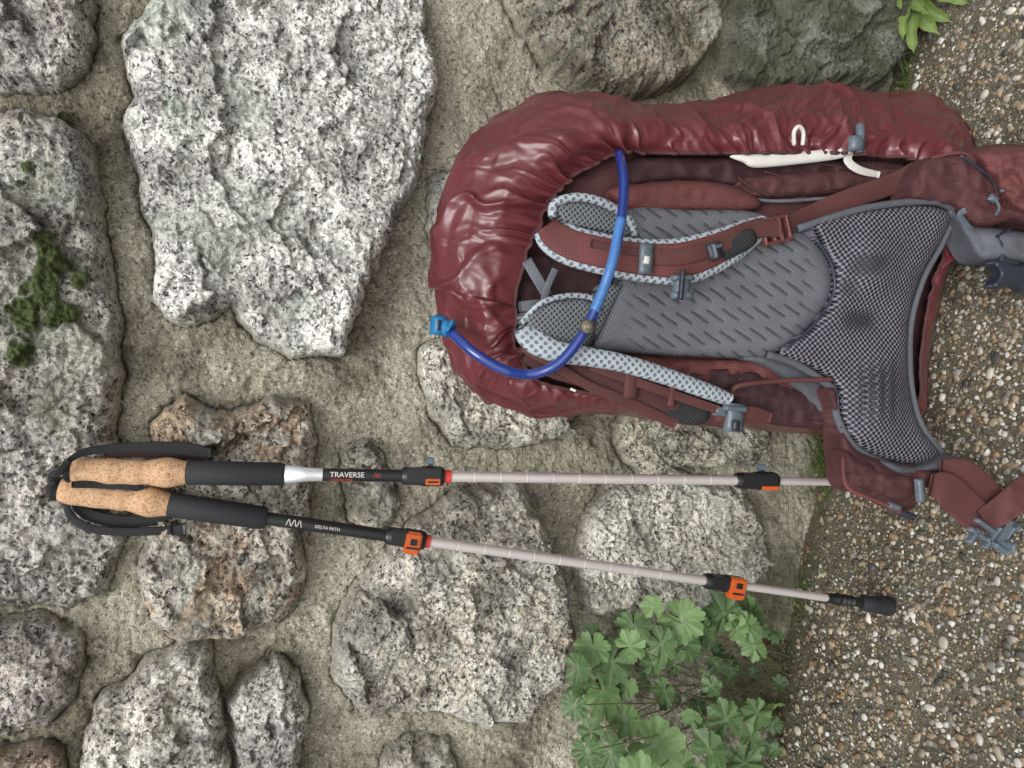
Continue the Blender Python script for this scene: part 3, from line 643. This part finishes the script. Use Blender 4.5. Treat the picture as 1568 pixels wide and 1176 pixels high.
# hip belt, right wing
hw=lambda u,v:dP(u)+.022+.03*ss(1440,1600,np.asarray(u,float))
pillow('hip_belt_wing',[(1392,302),(1400,270),(1420,242),(1470,233),(1510,222),(1570,222),(1640,235),(1660,330),(1600,352),(1550,340),(1515,348),(1488,346),(1460,322),(1425,312)],hw,M['fab'],BP,.012,.03,5,20,lift=.012,wr=.006,ws=.035)
pillow('hip_belt_pocket',[(1492,240),(1510,226),(1570,224),(1640,238),(1655,320),(1600,335),(1545,318),(1528,290)],lambda u,v:hw(u,v)+.012,M['fabl'],BP,.018,.02,5,20,lift=.03,wr=.008,ws=.04)
pillow('hip_belt_padding',[(1455,318),(1490,345),(1530,350),(1600,362),(1660,385),(1640,425),(1570,402),(1530,402),(1498,398),(1478,368)],lambda u,v:hw(u,v)+.004,M['pad'],BP,.012,.03,5,16,lift=.016,wr=.003)
tube('hip_pocket_zip',[(1470,238,.34),(1500,258,.345),(1522,280,.348),(1530,320,.345)],.0022,M['plasd'],BP,lift=.036)
tube('hip_pocket_piping',[(1425,242,.31),(1470,234,.325),(1495,246,.33),(1520,272,.34)],.0022,M['fabl'],BP,lift=.03)
slab('zip_pull',1524,304,14,10,30,.36,M['plas'],BP,.004,.045);slab('zip_pull_b',1548,292,26,8,10,.365,M['plas'],BP,.003,.045)
tube('zip_pull_cord',[(1524,304,.362),(1530,318,.362),(1524,330,.355)],.0018,M['plas'],BP,3,lift=.04)
pillow('belt_buckle_female',[(1520,402),(1536,398),(1560,405),(1590,402),(1600,440),(1570,448),(1552,438),(1530,442),(1518,438),(1530,420)],.35,M['plasd'],BP,.008,.012,4,8,lift=.02)
ribbon('belt_grey_strap',[(1478,322,.335,9),(1470,330,.33,9),(1486,352,.33,9)],0,M['plas'],BP,.002,lift=.03)
ribbon('belt_trim_strap',[(1535,355,.35,26),(1548,380,.352,30),(1545,405,.352,30)],0,M['plasd'],BP,.004,lift=.03)
# hip belt, left wing
hl=lambda u,v:dP(u)+.020+.03*ss(640,800,np.asarray(v,float))
pillow('hip_belt_wing_b',[(1268,600),(1284,650),(1288,700),(1298,748),(1340,762),(1378,782),(1402,775),(1418,745),(1445,725),(1405,712),(1355,706),(1312,686),(1288,645),(1280,598)],hl,M['fab'],BP,.010,.03,5,16,lift=.012,wr=.006,ws=.045)
pillow('hip_belt_pocket_b',[(1292,690),(1320,705),(1360,722),(1402,730),(1398,762),(1372,772),(1335,752),(1300,742)],lambda u,v:hl(u,v)+.008,M['fab'],BP,.010,.02,5,14,lift=.02,wr=.005,ws=.05)
tube('belt_wing_edge_b',[(1290,700,.33),(1297,745,.345),(1340,766,.355),(1380,784,.36)],.0028,M['fabl'],BP,lift=.02)
pillow('belt_wing_padding_b',[(1350,706),(1405,714),(1448,697),(1478,706),(1460,722),(1420,722),(1380,728)],lambda u,v:hl(u,v)+.006,M['pad'],BP,.010,.02,5,10,lift=.016)
slab('belt_adjuster',1412,752,10,36,-5,.365,M['plas'],BP,.006,.02);slab('belt_adjuster_tab',1390,788,26,10,25,.35,M['plasd'],BP,.006,.014);slab('belt_adjuster_clip',1372,776,18,8,20,.362,M['plas'],BP,.006,.02)
ribbon('belt_webbing',[(1425,742,.345,34),(1448,748,.350,50),(1478,775,.352,52),(1510,806,.352,50)],0,M['web'],BP,.004,lift=.020)
ribbon('belt_webbing_fold',[(1505,800,.355,40),(1535,780,.358,44),(1575,748,.36,46),(1640,700,.36,46)],0,M['web'],BP,.004,lift=.026)
ribbon('belt_webbing_under',[(1440,718,.34,30),(1480,722,.345,34),(1520,760,.345,34),(1545,800,.345,30)],0,M['web'],BP,.004,lift=.012)
for k,a in enumerate([(1500,818,30,7,35),(1512,806,34,7,35),(1528,836,40,8,35),(1545,818,8,44,35),(1522,824,7,40,35),(1494,822,8,26,35),(1556,806,20,8,35),(1548,838,16,16,20)]):
    slab('belt_buckle_male_%d'%k,*a,.36,M['plas'],BP,.007,.026+.002*(k%3))
# ------------------------------------------------------------------ trekking poles
def lathe(nm,A,ax,prof,mat,par,ns=28):
    A=np.asarray(A);ax=ax/np.linalg.norm(ax)
    a=np.array([0,-1.,0]);u=a-ax*(a@ax);u/=np.linalg.norm(u);w=np.cross(ax,u)
    V=[];th=np.linspace(0,2*np.pi,ns,endpoint=False)
    for s_,r_ in prof: V.append(A+ax*s_+r_*(np.cos(th)[:,None]*u+np.sin(th)[:,None]*w))
    n=len(prof);V=np.concatenate(V);i,j=np.meshgrid(np.arange(n-1),np.arange(ns),indexing='ij');j2=(j+1)%ns
    Q=np.stack([i*ns+j,i*ns+j2,(i+1)*ns+j2,(i+1)*ns+j],-1).reshape(-1,4)
    me=bpy.data.meshes.new(nm);me.from_pydata(V.tolist(),[],[tuple(q) for q in Q.tolist()]+[tuple(range(ns))[::-1],tuple(range((n-1)*ns,n*ns))])
    o=link(nm,me,mat,par);me.set_sharp_from_angle(angle=math.radians(50))
    return o
def mkpole(A,B,spec,levers,ticks,text=None):
    par=empty('trekking_pole');ax=(B-A);Ln=np.linalg.norm(ax);ax/=Ln
    def su(u):
        lo,hi=-.1,Ln+.1
        for _ in range(50):
            mi=(lo+hi)/2
            if proj(A+ax*mi)[0]<u: lo=mi
            else: hi=mi
        return lo
    for nm,mt,pf in spec:
        pf=[(su(u),r) for u,r in pf]
        q=cr([(a,b,0) for a,b in pf],n=6)[:,:2] if nm=='cork_grip' else pf
        pf=[(float(a),float(b)) for a,b in q]
        lathe(nm,A,ax,pf,M[mt],par)
    a=np.array([0,-1.,0]);fr=a-ax*(a@ax);fr/=np.linalg.norm(fr);sd=np.cross(ax,fr)
    if sd[0]<0: sd=-sd
    for nm,u0,u1,wd,hh,side,front,mt in levers:
        s0,s1=su(u0),su(u1);c=A+ax*(s0+s1)/2+sd*side+fr*front
        bm=bmesh.new();R=Matrix(((ax[0],sd[0],fr[0],c[0]),(ax[1],sd[1],fr[1],c[1]),(ax[2],sd[2],fr[2],c[2]),(0,0,0,1)))
        bmesh.ops.create_cube(bm,size=1,matrix=R@Matrix.Diagonal((s1-s0,wd,hh,1)))
        bmesh.ops.bevel(bm,geom=bm.edges[:],offset=min(wd,hh,s1-s0)*.16,segments=2,affect='EDGES')
        m_=bpy.data.meshes.new(nm);bm.to_mesh(m_);bm.free();link(nm,m_,M[mt],par,False)
    for k,(u,r) in enumerate(ticks): 
        s_=su(u);lathe('length_mark_%d'%k,A,ax,[(s_,r),(s_+.0007,r)],M['white'],par)
    if text:
        for (body,u,size,col,off) in text:
            cu=bpy.data.curves.new('lettering','FONT');cu.body=body;cu.size=size;cu.extrude=.0001;cu.align_y='CENTER'
            o=bpy.data.objects.new('lettering',cu);S.collection.objects.link(o);cu.materials.append(M[col]);o.parent=par
            p=A+ax*su(u)+fr*(.0086)+sd*off
            o.matrix_world=Matrix(((ax[0],sd[0],fr[0],p[0]),(ax[1],sd[1],fr[1],p[1]),(ax[2],sd[2],fr[2],p[2]),(0,0,0,1)))
    return par
grip=lambda a,b:[(a+(b-a)*t,r) for t,r in((0,.0095),(.05,.0140),(.14,.0166),(.26,.0160),(.36,.0165),(.48,.0152),(.58,.0155),(.66,.0145),(.78,.0176),(.86,.0182),(.94,.0158),(1,.0138))]
A1=P(75,721,.062);B1=PG(1440,740)
def clamp(a,b): 
    return [(a,.0098),(a+4,.0118),(a+(b-a)*.45,.0122),(a+(b-a)*.5,.0135),(b-6,.0135),(b,.0118)]
sp1=[('cap','blkp',[(98,.004),(100,.011),(106,.0145),(112,.0135)]),('cork_grip','cork',grip(106,286)),('foam_grip','blk',[(285,.0125),(288,.0148),(360,.0150),(430,.0145),(436,.0125)]),
('silver_sleeve','alus',[(435,.0112),(437,.0120),(470,.0092),(495,.0082)]),('upper_tube','blkp',[(494,.0083),(620,.0083)]),('clamp','blkp',clamp(615,679)),('red_ring','red',[(678,.0090),(690,.0090)]),
('middle_tube','alu',[(688,.0072),(1128,.0072)]),('clamp_lower','blkp',clamp(1126,1188)),('lower_tube','alu',[(1187,.0062),(1400,.0062)]),('tip','blkp',[(1395,.008),(1410,.0085),(1440,.006)])]
lev1=[('lever',622,674,.020,.010,.002,.009,'blkp'),('lever_orange',650,672,.008,.004,-.0055,.0135,'org'),('lever_slot',653,669,.0025,.003,-.0055,.0150,'blkp'),('screw',652,664,.010,.010,.020,.000,'plas'),('screw_stem',654,662,.016,.008,.012,.000,'blkp'),
 ('lever_b',1132,1184,.020,.010,.002,.009,'blkp'),('lever_orange_b',1160,1184,.006,.004,-.0085,.0125,'org'),('screw_b',1159,1171,.010,.010,.020,.0,'plas'),('screw_stem_b',1161,1169,.016,.008,.012,.000,'blkp')]
tk=[(u,.00735) for u in(725,765,805,845,885,925,965,1005,1045,1085)]
tx=[('TRAVERSE',505,.0095,'white',.0012),('CARBON STEEL',505,.0042,'red',-.0055),('/\\/\\',572,.008,'red',.001)]
par1=mkpole(A1,B1,sp1,lev1,tk,tx)
A2=P(75,746.5,.058);B2=PG(1362,929,.0)
sp2=[('cap','blkp',[(74,.004),(76,.011),(84,.0155),(92,.0140)]),('cork_grip','cork',grip(86,259)),('foam_grip','blk',[(258,.0125),(261,.0148),(330,.0150),(402,.0145),(408,.0125)]),
('upper_tube','blkp',[(406,.0083),(595,.0083)]),('clamp','blkp',clamp(590,650)),('red_ring','red',[(649,.0090),(658,.0090)]),
('middle_tube','alu',[(656,.0072),(1085,.0072)]),('clamp_lower','blkp',clamp(1078,1136)),('lower_tube','alu',[(1134,.0062),(1268,.0062)]),
('tip_joint','blkp',[(1265,.0078),(1278,.0082),(1280,.0100),(1284,.0100),(1286,.0070),(1290,.0095),(1293,.0070),(1297,.0095),(1300,.0070),(1304,.0095),(1307,.0070),(1320,.0085)]),
('rubber_foot','blk',[(1318,.009),(1322,.0125),(1335,.0125),(1352,.0150),(1362,.0145)])]
lev2=[('lever',596,646,.018,.012,.002,.007,'blkp'),('lever_orange',619,643,.029,.016,-.003,.009,'org'),('lever_hole',626,636,.008,.002,-.001,.0175,'blkp'),('lever_groove',621,641,.0022,.002,-.009,.0175,'blkp'),
 ('lever_b',1084,1132,.018,.012,.002,.007,'blkp'),('lever_orange_b',1111,1134,.032,.016,-.003,.009,'org'),('pin_b',1118,1127,.008,.002,.002,.0175,'blkp'),('pin_c',1114,1130,.0025,.002,-.010,.0175,'blkp')]
tk2=[(u,.00735) for u in(700,740,778,816,855,893,932,970,1008)]
tx2=[('/\\/\\/\\',438,.012,'white',.0),('DELTA PATH',482,.0055,'white',.0)]
po2=mkpole(A2,B2,sp2,lev2,tk2,tx2)
ribbon('wrist_strap',[(105,705,.085,8),(130,692,.08,12),(180,686,.075,14),(250,685,.072,18),(300,690,.07,20),(322,694,.07,14)],0,M['blk'],par1,.004)
ribbon('wrist_strap_pad',[(160,692,.066,14),(230,690,.064,22),(310,694,.064,22)],0,M['fabdark'],par1,.006)
ribbon('wrist_strap_under',[(105,710,.06,10),(112,730,.05,12),(150,745,.06,12),(210,742,.06,14)],0,M['blk'],par1,.003)
ribbon('wrist_strap',[(82,742,.09,10),(78,728,.095,10),(92,722,.095,12),(104,705,.09,10)],0,M['blk'],po2,.004)
ribbon('wrist_strap_long',[(100,765,.065,10),(108,790,.06,12),(135,808,.06,13),(180,814,.06,13),(240,813,.06,13),(284,809,.06,13)],0,M['blk'],po2,.004)
ribbon('wrist_strap_inner',[(108,762,.055,12),(130,785,.05,18),(180,798,.05,20),(240,796,.05,16),(256,790,.05,10)],0,M['blk'],po2,.005)
ribbon('wrist_strap_tail',[(262,812,.07,16),(284,810,.07,18)],0,M['blkp'],po2,.006)
ribbon('wrist_strap_cross',[(110,742,.085,10),(150,742,.08,12),(200,745,.078,12),(222,750,.075,10)],0,M['blk'],po2,.004)
# ------------------------------------------------------------------ plants
def leafmat(nm,a,b_,vein):
    m,nt,b=newmat(nm);tc=N(nt,'ShaderNodeTexCoord').outputs['Object']
    v=N(nt,'ShaderNodeAttribute',p_attribute_name='vein').outputs['Fac'];t=N(nt,'ShaderNodeAttribute',p_attribute_name='tone').outputs['Fac']
    n=N(nt,'ShaderNodeTexNoise',Vector=tc,Scale=150.,Detail=3.).outputs['Fac']
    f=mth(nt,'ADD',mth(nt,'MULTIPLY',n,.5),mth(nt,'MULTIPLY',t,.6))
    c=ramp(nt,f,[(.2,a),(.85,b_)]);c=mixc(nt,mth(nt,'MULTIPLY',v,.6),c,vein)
    nt.links.new(c,b.inputs['Base Color']);b.inputs['Roughness'].default_value=.5
    bp=N(nt,'ShaderNodeBump',Strength=.7,Distance=.002,Height=n);nt.links.new(bp.outputs[0],b.inputs['Normal'])
    tr=N(nt,'ShaderNodeBsdfTranslucent',Color=c);mx=N(nt,'ShaderNodeMixShader',i0=.25,i1=b.outputs[0],i2=tr.outputs[0])
    nt.links.new(mx.outputs[0],nt.nodes['Material Output'].inputs[0]);return m
gm=leafmat('geranium_leaf',(.038,.080,.028),(.165,.27,.10),(.26,.34,.18))
dm=leafmat('dandelion_leaf',(.09,.15,.03),(.22,.32,.08),(.30,.38,.18))
grm=leafmat('grass_blade',(.055,.095,.02),(.18,.24,.06),(.2,.26,.1))
def basis(nv,az):
    nv=nv/np.linalg.norm(nv);a=np.array([0,0,1.]) if abs(nv[2])<.9 else np.array([1.,0,0])
    u=np.cross(a,nv);u/=np.linalg.norm(u);w=np.cross(nv,u)
    return u*math.cos(az)+w*math.sin(az),-u*math.sin(az)+w*math.cos(az),nv
def leafset(name,leaves,mat,par):
    VV=[];FF=[];ve=[];to=[]
    for (c,R_,nv,az,tone) in leaves:
        u,w,nn=basis(nv,az);nth=106;lob=random.choice([6,7,7]);base=len(VV)
        VV.append(c);ve.append(.8);to.append(tone)
        span=2*math.pi*.95;rings=[.22,.42,.6,.76,.89,1.];w1,w2,w3=[random.uniform(0,6.28) for _ in range(3)]
        cup=random.uniform(.02,.22)
        for k in range(nth):
            th=k/(nth-1)*span;x=(th/span*lob)%1
            lobe=abs(math.sin(math.pi*x))**.5
            sub=abs(math.sin(math.pi*x*3))**.7
            re=R_*(.66+.24*lobe+.09*sub*lobe)*(1-.07*math.cos(th)+.05*math.sin(2*th+w1))
            for q in rings:
                r_=q*re if q>.65 else q*R_*(.82+.1*lobe*q)
                zf=R_*(-.10*q*q*math.cos(2*math.pi*x)+cup*q*q)+R_*.05*q*math.sin(5*th+w2)+R_*.07*q*q*math.sin(2*th+w3)
                p=c+u*r_*math.cos(th)+w*r_*math.sin(th)+nn*zf
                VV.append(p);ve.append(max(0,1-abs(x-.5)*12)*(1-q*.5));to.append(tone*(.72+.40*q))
        nr_=len(rings)
        for k in range(nth-1):
            a=base+1+k*nr_;b2=a+nr_;FF.append((base,a,b2))
            for q in range(nr_-1): FF.append((a+q,a+q+1,b2+q+1,b2+q))
    me=bpy.data.meshes.new(name);me.from_pydata([tuple(v) for v in VV],[],FF);attr(me,'vein',np.array(ve));attr(me,'tone',np.array(to))
    return link(name,me,mat,par)
GP=empty('geranium_plant')
lv=[(970,958,28),(1042,948,34),(1108,940,32),(1150,938,26),(1013,985,26),(1050,985,26),(938,1012,32),(908,990,26),(922,1058,40),(885,1022,22),(1018,1058,22),(957,1100,25),(1002,1140,42),(935,1150,30),(1112,1102,28),(1160,1092,24),(1088,1150,32),(1150,1130,20),(1155,990,24),(1090,1050,16),(1045,1172,26),(880,1080,20),(1140,1168,28),(905,1120,18),(1000,1015,20),(980,1200,36),(1080,1215,36),(1145,960,24),(1075,965,22),(1000,930,18),(1128,962,20),(960,1050,18),(1060,1100,16),(890,1050,22),(965,990,22),(900,1150,22)]
ls=[]
root=PG(1196,1045)
for i,(u,v,r_) in enumerate(lv):
    dep=random.uniform(.07,.15)+(.03 if v>1080 else 0)
    c=P(u,v,dep,.02)
    tow=CAM-c;tow/=np.linalg.norm(tow)
    nv=tow*.75+np.array([random.uniform(-.5,.5),-.1+random.uniform(-.35,.35),.6+random.uniform(-.3,.3)])
    ls.append((c,r_*.00112,nv,random.random()*6.28,random.uniform(.25,1.)))
    rr=root+np.array([random.uniform(-.07,.07),random.uniform(-.03,.01),0]);mid=(rr+c)/2+np.array([random.uniform(-.02,.02),random.uniform(-.01,.02),.012])
    t=np.linspace(0,1,14)[:,None];C_=(1-t)**2*rr+2*t*(1-t)*mid+t*t*c
    tube3('stem_%d'%i,C_,.0010,M['stem'],GP,6)
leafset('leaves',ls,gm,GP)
ls=[]
for i in range(80):
    u=random.uniform(900,1195);v=random.uniform(935,1190);c=P(u,v,random.uniform(.03,.08),.008)
    ls.append((c,random.uniform(.007,.019),np.array([random.uniform(-.5,.5),-.6,.7]),random.random()*6.28,random.uniform(0,.4)))
leafset('small_leaves',ls,gm,GP)
def blades(name,items,mat,wd=.0022):
    VV=[];FF=[];ve=[];to=[]
    for root_,h_,dirx,dy,ben in items:
        b0=len(VV);n=9;tn=random.uniform(.1,1)
        side=np.array([random.uniform(-1,1),random.uniform(-.5,.5),0]);side/=np.linalg.norm(side)
        for k in range(n):
            t=k/(n-1);c=root_+np.array([dirx*h_*t+dirx*ben*t*t*h_,dy*h_*t+dy*ben*t*t*h_,h_*(t-ben*.45*t*t)])
            w_=wd*(1-t**1.6)+.0002
            VV+= [c-side*w_/2,c+side*w_/2];ve+=[0,.3];to+=[tn,tn]
            if k: q=b0+2*k;FF.append((q-2,q-1,q+1,q))
    me=bpy.data.meshes.new(name);me.from_pydata([tuple(v) for v in VV],[],FF);attr(me,'vein',np.array(ve));attr(me,'tone',np.array(to));return link(name,me,mat,None)
def tuft(cu,cv,n,sp,h):
    it=[];c=PG(cu,cv)
    for _ in range(n):
        rt=c+np.array([random.gauss(0,sp),random.gauss(0,sp*.25),0]);rt[1]=min(rt[1],-.012);rt[2]=GZ(rt[0],rt[1])
        it.append((rt,random.uniform(.4,1)*h,random.uniform(-.7,.7),random.uniform(-.5,.05),random.uniform(.1,.9)))
    return it
blades('grass_tuft',tuft(1272,693,110,.022,.095),grm,.0028)
blades('grass_tuft',tuft(1268,745,50,.03,.045),grm,.0022)
blades('grass_tuft',tuft(1392,115,34,.02,.09),grm,.003)
blades('grass_tuft',tuft(1250,850,24,.06,.03),grm,.0016)
blades('grass_tuft',tuft(1232,915,50,.03,.045),grm,.0020)
def dandelion(name,cu,cv,items):
    VV=[];FF=[];ve=[];to=[];c0=PG(cu,cv,.004)
    for (tu,tv,dd_,wd) in items:
        e=P(tu,tv,dd_,.012);b0=len(VV);n=36;ax=e-c0;Ln=np.linalg.norm(ax);ax/=Ln
        vw=CAM-c0;vw/=np.linalg.norm(vw);sd=np.cross(ax,vw*.7+np.array([0,0,.5]));sd/=np.linalg.norm(sd);up=np.cross(sd,ax)
        tn=random.uniform(.4,1);ph=random.uniform(0,6)
        for k in range(n):
            t=k/(n-1);w_=wd*(.12+.88*math.sin(math.pi*min(1,t**1.1*.93)+.05))*(.86+.12*math.cos(t*31+ph))*(1 if t<.97 else .5)
            cc=c0+ax*Ln*t+up*.025*math.sin(t*3.0)+sd*.006*math.sin(t*4+ph)
            for s_,vv_ in((-1,0),(-.5,0),(0,1),(.5,0),(1,0)):
                VV.append(cc+sd*s_*w_+up*(abs(s_)*w_*.35+.002*math.sin(k*1.1+s_*3+ph)));ve.append(vv_);to.append(tn)
            if k:
                for s_ in range(4): q=b0+5*k+s_;FF.append((q-5,q-4,q+1,q))
    me=bpy.data.meshes.new(name);me.from_pydata([tuple(v) for v in VV],[],FF);attr(me,'vein',np.array(ve,float));attr(me,'tone',np.array(to));return link(name,me,dm,None)
dandelion('dandelion_plant',1400,-12,[(1405,80,.10,.018),(1440,55,.11,.017),(1462,35,.12,.014),(1375,20,.08,.013),(1340,-5,.07,.010),(1490,0,.13,.012),(1420,30,.12,.014),(1388,60,.09,.014)])
dandelion('weed_seedling',1190,1092,[(1160,1075,.08,.006),(1170,1110,.09,.006),(1205,1080,.1,.006),(1150,1095,.08,.005)])
dandelion('dry_leaf',1208,985,[(1132,1010,.06,.008)]).data.materials[0]=simple('dry_leaf_brown',(.10,.05,.025),.7)
# ------------------------------------------------------------------ light, world, camera
w=bpy.data.worlds.new('World');S.world=w;w.use_nodes=True;nt=w.node_tree;bg=nt.nodes['Background']
sky=nt.nodes.new('ShaderNodeTexSky');sky.sky_type='NISHITA';sky.sun_disc=False
EL=math.radians(52);AZ=math.radians(192)
sky.sun_elevation=EL;sky.sun_rotation=AZ;sky.air_density=1.;sky.dust_density=4.
hs=N(nt,'ShaderNodeHueSaturation',Saturation=.25,Value=1.35,Color=sky.outputs[0]);nt.links.new(hs.outputs[0],bg.inputs[0]);bg.inputs[1].default_value=.15
sl=bpy.data.lights.new('sun','SUN');sl.energy=1.2;sl.angle=math.radians(35);sl.color=(1,.985,.965)
so_=bpy.data.objects.new('sun',sl);S.collection.objects.link(so_)
sdv=Vector((math.sin(AZ)*math.cos(EL),math.cos(AZ)*math.cos(EL),math.sin(EL)))
so_.rotation_euler=sdv.to_track_quat('Z','Y').to_euler()
cd=bpy.data.cameras.new('camera');co=bpy.data.objects.new('camera',cd);S.collection.objects.link(co)
cd.sensor_width=36;cd.lens=FPX/1568*36;cd.clip_start=.02;cd.clip_end=500
co.matrix_world=Matrix(((CX[0],CY[0],-F[0],CAM[0]),(CX[1],CY[1],-F[1],CAM[1]),(CX[2],CY[2],-F[2],CAM[2]),(0,0,0,1)))
S.camera=co
S.view_settings.view_transform='Standard';S.view_settings.look='None';S.view_settings.exposure=0
